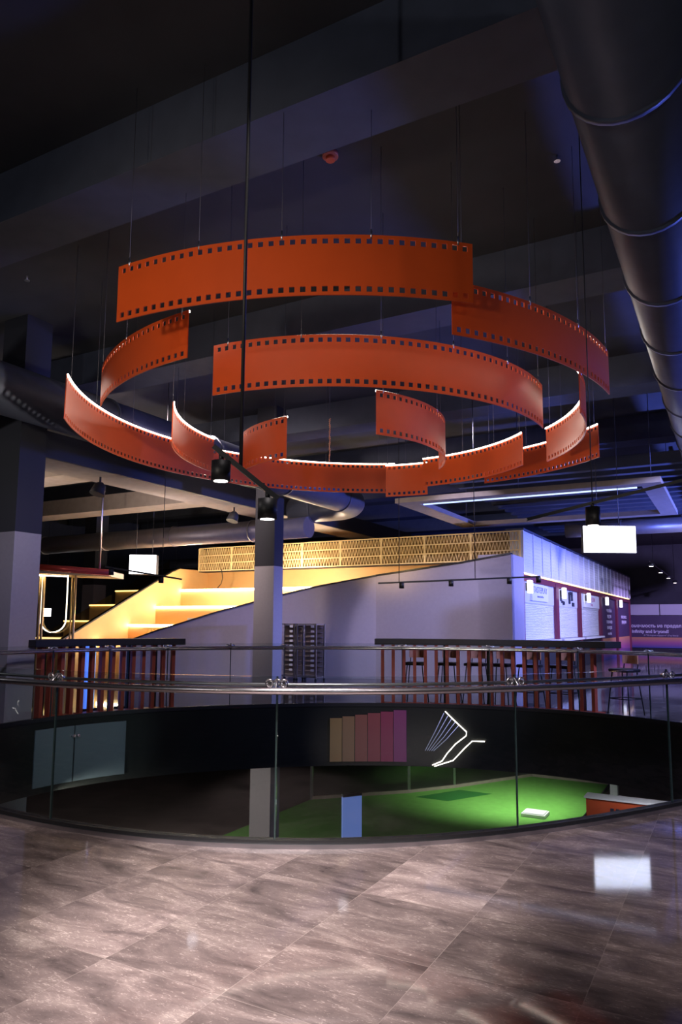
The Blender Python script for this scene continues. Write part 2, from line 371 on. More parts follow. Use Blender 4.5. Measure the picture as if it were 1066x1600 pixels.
# suspended rectangular light frame
t = thing('suspended_light_frame', 'square suspended frame with pale lit edges above the stair block', 'light frame', W(-7.2, 15.9, 4.5))
for (u0, u1, v0, v1) in ((-7.2, -1.2, 15.9, 16.25), (-7.2, -6.7, 16.25, 20.6), (-1.6, -1.2, 16.25, 20.6), (-7.2, -1.2, 20.6, 20.95)):
    mb = MB(); mb.ubox(u0, u1, v0, v1, 4.5, 4.62); mb.build('frame_beam', M['beige'], t)
mb = MB(); mb.ubox(-6.6, -1.7, 16.27, 16.3, 4.47, 4.5); 
mb.build('led_strip', mat('led_blue_white', (1, 1, 1), emis=(.45, .6, 1), es=1.6), t)
for u, v in ((-7, 16.1), (-1.4, 16.1), (-7, 20.7), (-1.4, 20.7), (-4.2, 16.1)):
    MB().tube([W(u, v, 4.62), W(u, v, CZ)], .008, 6).build('suspension_wire', M['wire'], t)
# louvred ceiling raft lit blue
t = thing('ceiling_louvre', 'slatted ceiling raft above the kiosks lit blue', 'ceiling louvre', W(-3, 18, 5.2))
for k in range(16):
    mb = MB(); mb.ubox(-6.3, -.85, 17.2 + k * .75, 17.42 + k * .75, 5.15, 5.42); mb.build('louvre_slat', M['beam'], t)
for u in (-5.8, -3.4, -1.1):
    mb = MB(); mb.ubox(u, u + .08, 17.1, 29, 5.43, 5.5); mb.build('carrier_rail', M['black'], t)
    MB().tube([W(u, 22, 5.5), W(u, 22, CZ)], .01, 6).build('suspension_wire', M['wire'], t)

# ------------------------------------------------------------------ film ribbons
BEAMS = (.3, 4.78, 9.1, 13.9, 18.2, 22.8, 27.4, 32, 36.6)
def soffit(x, y):
    v = Vector((x, y, 0)).dot(E1)
    return 6.0 if any(b - .01 <= v <= b + .69 for b in BEAMS) else CZ
def ribbon(z1, r, cx, cy, h, a0, a1, label, wires):
    arc = R(a1 - a0) * r; ncol = max(3, round(arc / .0475)); ncol += 1 - ncol % 2
    rows = [0, .03, .08, .20, h - .20, h - .08, h - .03, h]
    th = [R(a0) + R(a1 - a0) * i / ncol for i in range(ncol + 1)]
    am = R((a0 + a1) / 2)
    root = thing('film_ribbon', label, 'film ribbon', Vector((cx + r * sin(am), cy - r * cos(am), z1 - h)), 'film strip shaped ribbons of the hanging installation')
    nr = len(rows) - 1; hole = lambda i, j: 0 <= i < ncol and i % 2 == 1 and j in (1, nr - 2)
    solid = lambda i, j: 0 <= i < ncol and 0 <= j < nr and not hole(i, j)
    tk = .006; mb = MB()
    P = lambda i, j, s: (cx + (r + s * tk) * sin(th[i]), cy - (r + s * tk) * cos(th[i]), z1 - rows[j])
    idx = {}
    def V(i, j, s):
        if (i, j, s) not in idx: idx[(i, j, s)] = len(mb.v); mb.v.append(Vector(P(i, j, s)))
        return idx[(i, j, s)]
    def Fc(*q, sm=True): mb.f.append(list(q)); mb.mi.append(0); mb.sm.append(False)
    for i in range(ncol):
        for j in range(nr):
            if not solid(i, j): continue
            Fc(V(i, j, 1), V(i + 1, j, 1), V(i + 1, j + 1, 1), V(i, j + 1, 1)); Fc(V(i, j, -1), V(i, j + 1, -1), V(i + 1, j + 1, -1), V(i + 1, j, -1))
            if not solid(i - 1, j): Fc(V(i, j, 1), V(i, j + 1, 1), V(i, j + 1, -1), V(i, j, -1))
            if not solid(i + 1, j): Fc(V(i + 1, j, 1), V(i + 1, j, -1), V(i + 1, j + 1, -1), V(i + 1, j + 1, 1))
            if not solid(i, j - 1): Fc(V(i, j, 1), V(i, j, -1), V(i + 1, j, -1), V(i + 1, j, 1))
            if not solid(i, j + 1): Fc(V(i, j + 1, 1), V(i + 1, j + 1, 1), V(i + 1, j + 1, -1), V(i, j + 1, -1))
    mb.build('film_band', M['film'], root)
    # LED strip on the inner face along the top edge
    m2 = MB()
    for i in range(ncol):
        q = [(r - .008, z1 - .014), (r - .022, z1 - .014), (r - .022, z1 + .006), (r - .008, z1 + .006)]
        A = [(cx + a * sin(th[i]), cy - a * cos(th[i]), b) for a, b in q]; B = [(cx + a * sin(th[i + 1]), cy - a * cos(th[i + 1]), b) for a, b in q]
        m2.add(A + B, [(0, 1, 5, 4), (1, 2, 6, 5), (2, 3, 7, 6), (3, 0, 4, 7)] + ([(0, 3, 2, 1)] if i == 0 else []) + ([(4, 5, 6, 7)] if i == ncol - 1 else []))
    m2.build('led_strip', M['led'], root, label='glowing warm white light strip')
    for k in range(wires):
        a = R(a0 + (a1 - a0) * (.04 + .92 * k / max(1, wires - 1))); x, y = cx + (r + .002) * sin(a), cy - (r + .002) * cos(a)
        MB().tube([(x, y, z1 - .03), (x, y, z1 + .05)], .009, 6).build('wire_clip', M['steel'], root)
        MB().tube([(x, y, z1), (x, y, soffit(x, y) - .002)], .0028, 6).build('suspension_wire', M['wire'], root)
    return root
ribbon(4.845, 4.158, .045, 9.899, .537, -30.7, 15.05, 'long orange film ribbon at the very top of the installation, nearest the viewer', 5)
ribbon(4.628, 4.127, -.501, 9.967, .504, 21.0, 57.8, 'dark orange film ribbon at upper right, starting behind the topmost ribbon', 4)
ribbon(4.704, 3.646, .377, 10.024, .499, -67.2, -32.0, 'orange film ribbon at upper left, tucked under the left end of the topmost ribbon', 3)
ribbon(4.695, 4.175, .571, 9.722, .581, -186.6, -77.3, 'longest orange film ribbon, sweeping low along the far left side with a glowing top edge', 8)
ribbon(4.444, 3.185, .086, 9.798, .582, 152.8, 166.8, 'shortest orange film ribbon, low between the long ribbon and the lower right ones', 2)
ribbon(4.456, 2.751, .048, 10.019, .502, 102.1, 149.6, 'orange film ribbon at lower right rising to the right with a glowing top edge', 4)
ribbon(4.692, 4.151, -.005, 9.921, .53, 104.2, 140.0, 'outermost orange film ribbon at lower right, mostly behind two others', 4)
ribbon(4.579, 3.341, -.06, 9.931, .525, 59.7, 105.2, 'pale lit film ribbon bending around the right limb of the installation', 3)
ribbon(4.504, 2.839, -.049, 9.881, .549, -27.7, 62.5, 'wide orange film ribbon arching across the middle of the installation', 6)
ribbon(4.468, 2.784, .465, 9.891, .541, -116.3, -76.0, 'pale lit short film ribbon at the left, overlapping the long low ribbon', 3)
ribbon(4.098, 1.579, .162, 9.935, .53, -72, -32, 'small orange film ribbon of the innermost ring, curling at left of centre', 2)
ribbon(4.331, 1.769, -.327, 9.883, .543, 24.6, 100.0, 'small orange film ribbon of the innermost ring, curling down at right of centre', 3)

# rope hanging in the middle, detectors
t = thing('hanging_chain', 'short twisted chain hanging in the middle of the ribbons', 'chain', (-.18, 10.5, 3.95))
mb = MB()
for k in range(26):
    a = k * .9; mb.tube([(-.18 + .012 * cos(a), 10.5 + .012 * sin(a), 3.95 + k * .026), (-.18 + .012 * cos(a + 3), 10.5 + .012 * sin(a + 3), 3.98 + k * .026)], .008, 6)
mb.build('links', M['wood'], t); MB().tube([(-.18, 10.5, 4.6), (-.18, 10.5, CZ)], .004, 6).build('wire', M['wire'], t)
p = W(-3.57, 6.23, CZ)
t = thing('smoke_detector', 'round reddish smoke detector on the dark ceiling above the ribbons', 'smoke detector', p)
MB().tube([p, p + Vector((0, 0, -.05))], .085, 20).build('detector_base', mat('detector', (.45, .12, .08), .4), t)
MB().tube([p + Vector((0, 0, -.05)), p + Vector((0, 0, -.09))], .05, 20).build('sensor_cap', M['redb'], t)
for u, v, lb in ((-7.8, 5.76, 'tiny metal sprinkler head on the ceiling at far left'), (-1.43, 7.42, 'tiny metal sprinkler head on the ceiling at right')):
    p = W(u, v, CZ if v > 6 else 6.0)
    t = thing('sprinkler_head', lb, 'sprinkler', p)
    MB().tube([p, p + Vector((0, 0, -.06))], .012, 8).build('stem', M['steel'], t)
    MB().tube([p + Vector((0, 0, -.06)), p + Vector((0, 0, -.07))], .035, 10).build('deflector', M['steel'], t)

# ------------------------------------------------------------------ track lights
def track(name, a, b, spots, label, drop, thick=.04, can=(.06, .16), lit=True, rod=None, rodr=.012, power=0):
    a, b = Vector(a), Vector(b); t = thing(name, label, 'track light', a)
    MB().bar(a, b, thick, thick).build('track_bar', M['black'], t)
    for s in spots:
        p = a.lerp(b, s); h = MB()
        h.tube([p, p - Vector((0, 0, drop))], .014, 8).tube([p - Vector((0, 0, drop)), p - Vector((0, 0, drop + can[1]))], can[0], 24)
        o = h.build('spot_head', M['black'], t)
        q = p - Vector((0, 0, drop + can[1]))
        MB().tube([q + Vector((0, 0, .002)), q - Vector((0, 0, .002))], can[0] * .72, 20).build('lens', M['lens'] if lit else M['black'], o, label='glowing lens' if lit else None)
    for s in (rod if rod is not None else (.5,)):
        p = a.lerp(b, s); MB().tube([p, Vector((p.x, p.y, CZ))], rodr, 10).build('suspension_rod', M['black'], t)
    return t
track('track_light', W(-2.57, 3.17, 2.57), W(-2.25, 3.36, 2.27), (.12, .84), 'near black track bar with two round spotlights hanging on a thick rod', .05, .028, (.055, .115), True, (.42,), .011)
track('track_light', W(-1.25, 5.0, 2.30), W(-.28, 5.55, 2.59), (.42,), 'black track bar with one round spotlight at the right edge', .03, .022, (.05, .13), True, (.42,), .004)
track('track_light', W(-5.65, 11.73, 2.29), W(-3.07, 13.14, 2.43), (.145, .45, .81, .99 - .0), 'thin black track bar with four spotlights over the right bar counter', .0, .03, (.045, .11), False, (.13, .6), .007)
track('track_light', W(-10.0, 9.35, 2.56), W(-8.77, 10.02, 2.34), (.08, .73), 'thin black track bar with spotlights over the left bar counter', .0, .03, (.045, .13), False, (.74,), .006)
track('track_light', W(-2.9, 31, 4.1), W(-2.9, 46, 4.1), (.05, .33, .62, .93), 'far track with a row of four lit spotlights beyond the kiosks', .03, .04, (.12, .12), True, (.1, .9), .01)
# floodlights clamped to the long beam
def flood(p, label):
    t = thing('floodlight', label, 'floodlight', p)
    MB().bar(p, p + Vector((0, 0, .12)), .03).build('bracket', M['black'], t)
    m = MB(); m.tube([p + Vector((0, 0, 0)), p - Vector((0, 0, .06)), p - Vector((.04, .05, .26))], .12, 16, rs=[.06, .12, .16]); m.build('lamp_head', M['blackp'], t)
flood(W(-11.6, 10.6, 4.48), 'black floodlight clamped under the beam at upper left')
flood(W(-11.5, 15.1, 4.48), 'black floodlight clamped under the beam near the middle column')
# camera + thin rods at left edge
p = W(-7.9, 5.3, 2.9)
t = thing('security_camera', 'small pale security camera at the left edge', 'camera', p)
MB().tube([p, p + E2 * .12], .03, 14).build('camera_body', M['white'], t); MB().tube([p + Vector((0, 0, .02)), Vector((p.x, p.y, CZ))], .006, 6).build('suspension_rod', M['wire'], t)

# lightbox signs
def lightbox(name, p, q, z0, z1, dep, label, rods):
    p, q = Vector(p), Vector(q); r = (q - p).normalized(); nrm = Vector((r.y, -r.x, 0)); 
    t = thing(name, label, 'lightbox sign', Vector((p.x, p.y, z0)))
    A = [p, q, q - nrm * dep, p - nrm * dep]
    m = MB(); m.hexa([Vector((a.x, a.y, z0)) for a in A] + [Vector((a.x, a.y, z1)) for a in A]); m.build('housing', M['blackp'], t, bevel=.02)
    e = .012; f = .004
    B = [p + r * e + nrm * f, q - r * e + nrm * f, q - r * e - nrm * .01, p + r * e - nrm * .01]
    m = MB(); m.hexa([Vector((a.x, a.y, z0 + e)) for a in B] + [Vector((a.x, a.y, z1 - e)) for a in B]); m.build('lit_face', M['screen'], t, bevel=.006, label='blank glowing white face')
    for s in rods:
        c = p.lerp(q, s) - nrm * dep / 2; MB().tube([(c.x, c.y, z1), (c.x, c.y, CZ)], .008, 6).build('suspension_rod', M['wire'], t)
lightbox('lightbox_sign', W(-2.73, 15.6), W(-1.74, 16.15), 3.06, 3.65, .12, 'large glowing white lightbox hanging at right in front of the kiosks', (.3, .7))
lightbox('lightbox_sign', W(-16.28, 16.16), W(-15.57, 16.6), 3.02, 3.63, .35, 'smaller glowing white lightbox hanging at left beyond the stairs', (.2, .8))
lightbox('lightbox_sign', W(-24.6, 19.6), W(-24.2, 19.9), 1.75, 2.1, .1, 'tiny glowing square screen far away at left under the red canopy', (.5,))

# ------------------------------------------------------------------ stair block
# grey side wall (top edge rises to the right), with thickness and a lit end return
prof = [(-5.1, 3.41), (-6.5, 3.17), (-9.02, 2.78), (-10.25, 2.60)]
mb = MB()
def vw(u, v, z): return W(u, v, z)
wl = [(-5.1, 18.65, 3.41), (-6.5, 18.65, 3.21), (-9.05, 18.65, 2.93), (-10.7, 17.95, 2.60), (-12.0, 17.3, 2.24), (-13.1, 16.5, 1.86), (-14.6, 15.6, 1.30), (-15.4, 15.1, .95)]
for i in range(len(wl) - 1):
    (u0, v0, z0), (u1, v1, z1) = wl[i], wl[i + 1]; k = .22
    mb.hexa([W(u1, v1, 0), W(u0, v0, 0), W(u0, v0 + k, 0), W(u1, v1 + k, 0), W(u1, v1, z1), W(u0, v0, z0), W(u0, v0 + k, z0), W(u1, v1 + k, z1)])
mb.ubox(-6.0, -5.1, 18.65, 19.92, 0, 3.41)
o = struct(mb.build('wall_stair_front', M['greyw'])) ; o.name = 'wall_front'
mb = MB(); 
for i in range(len(wl) - 1):
    (u0, v0, z0), (u1, v1, z1) = wl[i], wl[i + 1]
    mb.bar(W(u0, v0 + .05, z0 + .012), W(u1, v1 + .05, z1 + .012), .2, .04)
t = tag(mb.build('wall_capping', M['black']), 'thin black capping along the sloping top of the grey stair wall', 'capping')

st = thing('amphitheatre_seating', 'glowing orange amphitheatre steps climbing behind the grey sloping wall', 'stepped seating', W(-14, 19, 0))
UL = -17.14
# tiers: front v at left, z
tiers = [(15.9, .95), (17.1, 1.50), (18.32, 2.10), (19.55, 2.72)]
for i, (v, z) in enumerate(tiers):
    v1 = tiers[i + 1][0] if i < 3 else 21.0
    ur = (-14.8, -12.95, -10.7, -6.2)[i]
    m = MB(); m.ubox(UL, ur if v > 18.9 else ur, v, v1 + .02, 0 if i == 0 else tiers[i - 1][1] - .2, z); m.build('tier', M['orange'], st)
    m = MB(); m.ubox(UL + .02, ur - .02, v - .035, v - .002, z - .06, z - .02); m.build('led_strip', M['led_stair'], st, label='glowing warm light strip under the tier edge')
osteps = [(14.84, 1.10), (15.84, 1.61), (16.84, 2.13), (17.94, 2.64)]
for i, (v, z) in enumerate(osteps):         # outer flight left of the parapet
    v1 = osteps[i + 1][0] if i < 3 else 20.9
    m = MB(); m.ubox(-18.65, UL - .14, v, v1 + .02, 0 if i == 0 else osteps[i - 1][1] - .2, z); m.build('outer_step', M['gold'], st)
    m = MB(); m.ubox(-18.63, UL - .16, v - .04, v - .002, z - .05, z - .01); m.build('led_strip', M['led_gold'], st, label='golden light strip under the outer step')
# left parapet
pl = [(14.3, .9), (19.07, 3.30), (19.47, 3.44), (21.2, 3.46)]
P = [W(UL, 14.3, 0)] + [W(UL, v, z) for v, z in pl] + [W(UL, 21.2, 0)]
MB().prism(P, -E2 * .12).build('parapet', M['orange'], st)
m = MB()
for (v0, z0), (v1, z1) in zip(pl[:2], pl[1:3]): m.bar(W(UL - .06, v0, z0 + .02), W(UL - .06, v1, z1 + .02), .14, .04)
m.build('parapet_rail', M['black'], st)
m = MB(); m.ubox(UL, -5.6, 21.0, 21.2, 0, 3.5); m.build('back_wall', M['orange'], st)
P = [W(-18.75, 14.3, .2), W(-18.75, 20.7, 2.9), W(-18.75, 20.7, 3.9), W(-18.75, 14.3, .75)]
MB().prism(P, E2 * .015).build('glass_balustrade', M['glass_gold'], st)
# cable hanging on the back wall
MB().tube([W(-15.6, 19.85, 3.4), W(-15.55, 19.86, 3.1), W(-15.62, 19.87, 2.9), W(-15.8, 19.9, 2.76)], .014, 6).build('cable', M['black'], st)
# things on the tiers
t = thing('folded_chair_stack', 'pale folded slatted chairs lying on the lowest visible orange tier', 'chairs', W(-16, 17.3, 1.5))
for k in range(8):
    MB().bar(W(-16.3 + k * .14, 16.95, .98), W(-16.15 + k * .14, 16.98, 1.34), .03).build('slat', M['gold'], t)
MB().bar(W(-16.3, 16.9, 1.36), W(-15.0, 16.9, 1.36), .04).build('rail', M['gold'], t)
for k, (u, v, z, s) in enumerate(((-15.0, 17.35, 1.5, .5), (-14.3, 17.4, 1.5, .4), (-13.0, 18.5, 2.1, .4))):
    m = MB(); m.ubox(u, u + s, v, v + .3, z, z + .12 + .05 * k); m.ubox(u + .05, u + s * .6, v + .04, v + .22, z + .12 + .05 * k, z + .2 + .05 * k)
    tag(m.build('paper_stack', M['white']), ('white paper bundle on the lowest orange tier beside the slatted chairs', 'white paper bundle on the lowest orange tier nearest the grey wall', 'white paper bundle on the middle orange tier')[k], 'papers')

# perforated lattice band
lt = thing('lattice_screen', 'long golden perforated metal band over the orange steps', 'perforated screen', W(-11, 19.9, 3.37))
U0, U1, Z0, Z1, VL = -16.65, -5.18, 3.37, 4.17, 19.9
m = MB(); npan = 8; rows = 3; rh = (Z1 - Z0) / rows
for r in range(rows + 1): m.ubox(U0, U1, VL, VL + .02, Z0 + r * rh - .018, Z0 + r * rh + .018)
for k in range(npan + 1):
    u = U0 + (U1 - U0) * k / npan; m.ubox(u - .03, u + .03, VL - .005, VL + .022, Z0, Z1)
nz = 112
for r in range(rows):
    for k in range(nz):
        u = U0 + (U1 - U0) * k / nz; w = (U1 - U0) / nz
        m.bar(W(u, VL + .01, Z0 + r * rh + .01), W(u + w / 2, VL + .01, Z0 + (r + 1) * rh - .01), .012, .020, E1); m.bar(W(u + w / 2, VL + .01, Z0 + (r + 1) * rh - .01), W(u + w, VL + .01, Z0 + r * rh + .01), .012, .020, E1)
m.build('perforated_sheet', M['lattice'], lt)
m = MB(); m.ubox(U0, U1, VL + .35, VL + .37, Z0, Z1); m.build('backing_sheet', M['lattice_back'], lt)
m = MB(); m.ubox(U0, U1, VL, VL + .37, Z0 - .04, Z0 - .015); m.build('bottom_trim', M['black'], lt)
m = MB(); m.ubox(U0 - .02, U0, VL, VL + .37, Z0, Z1); m.build('end_plate', M['lattice'], lt)
lamp('lattice_uplight', 'SPOT', W(-13, 17.2, 2.9), 90, (1, .72, .32), W(-12.5, 19.9, 3.9), .1, 130, .8)
lamp('lattice_uplight', 'SPOT', W(-8.5, 17.4, 3.25), 60, (1, .70, .30), W(-8.5, 19.9, 3.9), .1, 130, .8)
lamp('tier_light', 'POINT', W(-15.0, 18.2, 2.9), 210, (1, .84, .62), None, .08)
lamp('tier_light', 'POINT', W(-12.2, 19.2, 3.1), 190, (1, .84, .62), None, .08)

# kiosk facade
UF = -5.1
m = MB(); m.ubox(-16.6, UF - .35, 21.25, 43.2, 0, 3.0); struct(m.build('wall_kiosk_core', M['blackp'])).name = 'wall_core'
bd = thing('facade_band', 'white panelled band with vertical ribs above the kiosk row', 'facade band', W(UF, 31, 3.0))
m = MB(); m.ubox(UF - .4, UF - .04, 20.0, 43.2, 3.02, 4.2); m.build('band_core', M['band'], bd)
m = MB(); nb = 20
for k in range(nb + 1):
    v = 20.0 + 23.2 * k / nb; m.ubox(UF - .05, UF, v - .025, v + .025, 3.02, 4.2)
for k in range(1, 12):
    m.ubox(UF - .05, UF - .025, 20, 43.2, 3.02 + k * .1 - .006, 3.02 + k * .1 + .006)
m.build('ribs', M['white'], bd)
m = MB(); m.ubox(UF - .5, UF + .02, 19.95, 43.25, 4.2, 4.25); m.build('top_trim', M['beam'], bd)
m = MB(); m.ubox(UF - .1, UF - .03, 20.0, 43.0, 2.975, 3.005); m.build('led_strip', M['led_gold'], bd, label='golden light strip under the band')
m = MB(); m.ubox(UF - .36, UF - .02, 19.93, 20.06, 0, 3.0); m.ubox(UF - .36, UF - .03, 20.0, 43.2, 2.78, 2.95)
for v in (24.2, 28.2, 33.0, 37.9, 43.1): m.ubox(UF - .36, UF - .02, v - .1, v + .32 if v < 43 else v + .1, 0, 2.9)
m.build('maroon_frame', M['maroon'], bd)
m = MB(); m.ubox(UF - 1.2, UF - .36, 43.05, 43.25, 0, 4.2); m.build('end_wall', M['maroon'], bd)
def kiosk(v0, v1, kind, label):
    k = thing('kiosk_shopfront', label, 'kiosk', W(UF, (v0 + v1) / 2, 0), 'shuttered kiosks under the white band')
    m = MB(); ns = 22
    for i in range(ns):
        z = 1.1 + (2.18 - 1.1) * i / ns; h = (2.18 - 1.1) / ns
        m.prism([W(UF - .14, v0, z), W(UF - .10, v0, z + h * .5), W(UF - .14, v0, z + h), W(UF - .2, v0, z + h), W(UF - .2, v0, z)], E1 * (v1 - v0))
    m.build('roller_shutter', M['white'], k)
    m = MB(); m.ubox(UF - .3, UF - .1, v0, v1, 2.18, 2.8); m.build('sign_panel', M['band'], k)
    m = MB(); m.ubox(UF - .25, UF + .12, v0 - .02, v1 + .02, 1.02, 1.09); m.build('counter', M['white'], k)
    m = MB(); m.ubox(UF - .25, UF - .05, v0, v1, 0, 1.0); m.build('counter_front', M['blackp'], k)
    if kind == 0:
        m = MB(); m.ubox(UF - .12, UF - .04, v0 + .85, v0 + 2.95, 2.26, 2.76); b = m.build('sign_board', M['white'], k)
        text('TASTEPLAY', 'lettering', M['greyl'], b, W(UF - .04, v0 + 1.9, 2.50), E1, UP, .26, align='CENTER', sx=1.35)
        text('street food bar', 'lettering', M['greyl'], b, W(UF - .04, v0 + 1.9, 2.36), E1, UP, .1, align='CENTER', sx=1.3)
    elif kind == 1:
        m = MB()
        for a, b_, c, d in ((.5, .68, 2.36, 2.72), (.68, .95, 2.30, 2.38), (.9, 1.15, 2.24, 2.36), (1.9, 2.15, 2.30, 2.72), (2.35, 2.6, 2.42, 2.74), (2.1, 2.4, 2.62, 2.74), (2.5, 2.85, 2.22, 2.36)):
            m.ubox(UF - .1, UF - .07, v0 + a, v0 + b_, c, d)
        m.build('logo_letters', M['textd'], k, label='blocky black logo letters')
    else:
        m = MB(); m.ubox(UF - .12, UF - .05, v0 + .6, v1 - .1, 2.24, 2.76); b = m.build('sign_board', M['white'], k)
        text('СУШИ', 'lettering', M['textp'], b, W(UF - .05, (v0 + v1) / 2 + .2, 2.5), E1, UP, .24, align='CENTER', sx=2.2)
        text('бар', 'lettering', M['textp'], b, W(UF - .05, (v0 + v1) / 2 + .2, 2.33), E1, UP, .13, align='CENTER', sx=2)
    return k
kiosk(20.1, 24.1, 0, 'kiosk nearest the grey wall with a pale letter sign over its shutter')
kiosk(24.55, 28.1, 1, 'middle kiosk with blocky black logo over its shutter')
kiosk(28.55, 32.9, 2, 'third kiosk with a pinkish sign over its shutter')
def sunset_mat():
    m = bpy.data.materials.new('sunset_print'); m.use_nodes = True; nt = m.node_tree; b = nt.nodes['Principled BSDF']
    tc = nt.nodes.new('ShaderNodeTexCoord'); sp = nt.nodes.new('ShaderNodeSeparateXYZ'); r = nt.nodes.new('ShaderNodeValToRGB')
    nt.links.new(tc.outputs['Generated'], sp.inputs[0]); nt.links.new(sp.outputs[2], r.inputs[0]); nt.links.new(r.outputs[0], b.inputs[0])
    e = r.color_ramp.elements; e[0].color = (.05, .08, .35, 1); e[0].position = .0; e[1].position = 1; e[1].color = (.75, .35, .14, 1); k = e.new(.5); k.color = (.45, .12, .3, 1)
    b.inputs['Roughness'].default_value = .5; return m
M['sunset'] = sunset_mat()
def poster(v0, v1, lines, z0, label):
    k = thing('printed_wall_panel', label, 'poster panel', W(UF - .1, (v0 + v1) / 2, 0), 'dark printed panels at the end of the kiosk row')
    m = MB(); m.ubox(UF - .2, UF - .1, v0, v1, .95, 2.78); m.build('dark_print', M['purple'], k)
    m = MB(); m.ubox(UF - .2, UF - .1, v0, v1, .0, .95); m.build('sunset_print', M['sunset'], k, label='orange to blue printed lower band')
    for i, (s, sz) in enumerate(lines):
        text(s, 'lettering', M['text'], k, W(UF - .1, (v0 + v1) / 2 + .3, z0 - .26 * i), E1, UP, sz, align='CENTER', sx=2.2, bold=.006)
poster(33.35, 37.75, [('чтобы', .24), ('идти', .24), ('только', .24), ('вверх', .24), ('вперёд', .15)], 2.15, 'dark printed panel with five short text lines after the third kiosk')
poster(38.25, 43.0, [('космос', .26), ('рядом', .26)], 1.9, 'dark printed panel with two text lines at the far end of the kiosk row')
for i, v in enumerate((20.15, 24.75, 29.4, 34.0, 38.5)):
    p = W(UF + .05, v, 2.43)
    t = thing('wall_sconce', ('glowing white sconce at the near corner of the kiosk row', 'glowing white sconce between the first two kiosks', 'glowing white sconce on the post before the third kiosk', 'glowing white sconce before the first dark printed panel', 'farthest glowing white sconce, before the last dark panel')[i], 'wall lamp', p, 'sconces on the kiosk posts')
    m = MB(); m.ubox(UF + .03, UF + .15, v - .05, v + .20, 2.43, 2.80); m.build('lamp_shade', M['sconce'], t, bevel=.02)
    m = MB(); m.ubox(UF - .02, UF + .03, v, v + .14, 2.5, 2.72); m.build('wall_bracket', M['black'], t)

# far banner wall
t = thing('banner', 'long purple banner with white lettering on the far wall at right', 'banner', W(-3, 49.1, .2))
m = MB(); m.ubox(-7, 7.5, 49.08, 49.14, .8, 2.15); m.build('purple_print', M['purple'], t)
m = MB(); m.ubox(-7, 7.5, 49.08, 49.14, .15, .8); m.build('sunset_print', M['sunset'], t, label='orange to blue printed lower band')
m = MB()
for k in range(5): m.ubox(-7 + k * 2.9, -4.15 + k * 2.9, 49.08, 49.16, 2.18, 2.85)
m.build('grey_panels', M['band'], t)
text('бесконечность не предел', 'lettering', M['text'], t, W(-6.45, 49.07, 1.42), E2, UP, .28, bold=.010)
text('to infinity and beyond!', 'lettering', M['text'], t, W(-6.10, 49.07, 1.08), E2, UP, .27, bold=.010)
text('© "История игрушек" (Toy Story)', 'lettering', M['text'], t, W(-5.1, 49.07, .88), E2, UP, .13)

# ------------------------------------------------------------------ balustrade round the opening
bl = thing('glass_balustrade', 'curved glass balustrade with chrome handrail round the oval atrium opening', 'balustrade', (CV[0], CV[1], 0))
def band(mb, o0, o1, z0, z1, d0, d1, nn, mi=0, sm=False):
    A = [[edge(d0 + (d1 - d0) * i / nn, o, z) for o, z in ((o0, z0), (o1, z0), (o1, z1), (o0, z1))] for i in range(nn + 1)]
    for i in range(nn):
        mb.add(A[i] + A[i + 1], [(0, 1, 5, 4), (1, 2, 6, 5), (2, 3, 7, 6), (3, 0, 4, 7)], mi, sm)
    mb.add(A[0], [(0, 3, 2, 1)], mi); mb.add(A[nn], [(0, 1, 2, 3)], mi)
m = MB(); band(m, .00, .07, -.02, .055, -180, 180, 240); m.build('base_channel', M['black'], bl)
m = MB(); band(m, .071, .085, .0, .03, -180, 180, 240); m.build('base_trim', M['steel'], bl)
seams = [-55, -31, -7.9, 15.8, 38.8, 64, 89, 113.9, 127.4, 145.7, 166.4, 196.9, 210.6, 225, 237, 248, 262, 284, 305]
for a, b in zip(seams[:-1], seams[1:]):
    m = MB(); band(m, .028, .042, .055, 1.185, a + .09, b - .09, max(4, int((b - a) * .8)), sm=False); m.build('glass_panel', M['glass'], bl)
m = MB(); m.tube([edge(360 * i / 300, .10, 1.085) for i in range(300)], .026, 14, closed=True); m.build('handrail', M['chrome'], bl)
m = MB(); m.tube([edge(360 * i / 300, -.03, 1.12) for i in range(300)], .012, 8, closed=True)
m.build('cap_rail', M['steel'], bl)
M['glass_edge'] = mat('glass_edge', (.03, .05, .05), .2)
for a in seams[:-1]:
    m = MB(); band(m, .028, .042, .055, 1.185, a - .07, a + .07, 1); m.build('seam_gasket', M['glass_edge'], bl, label='dark joint between two glass panels')
    p = edge(a, .035, 1.135); q = edge(a, .10, 1.085); tg = (edge(a + .5) - edge(a - .5)).normalized(); nr = (edge(a, 1) - edge(a, 0)).normalized()
    m = MB()
    for s in (-1, 1):
        c = p + tg * s * .052; m.tube([c + nr * .02 + (tg * cos(R(x)) + UP * sin(R(x))) * .026 for x in range(0, 360, 24)], .0075, 8, closed=True)
        m.tube([c - nr * .02, c + nr * .015], .012, 12)
    m.tube([p - tg * .05, p + Vector((0, 0, .028)), p + tg * .05], .009, 8).tube([p + Vector((0, 0, .03)), q], .009, 8); m.build('rail_clamp', M['chrome'], bl)

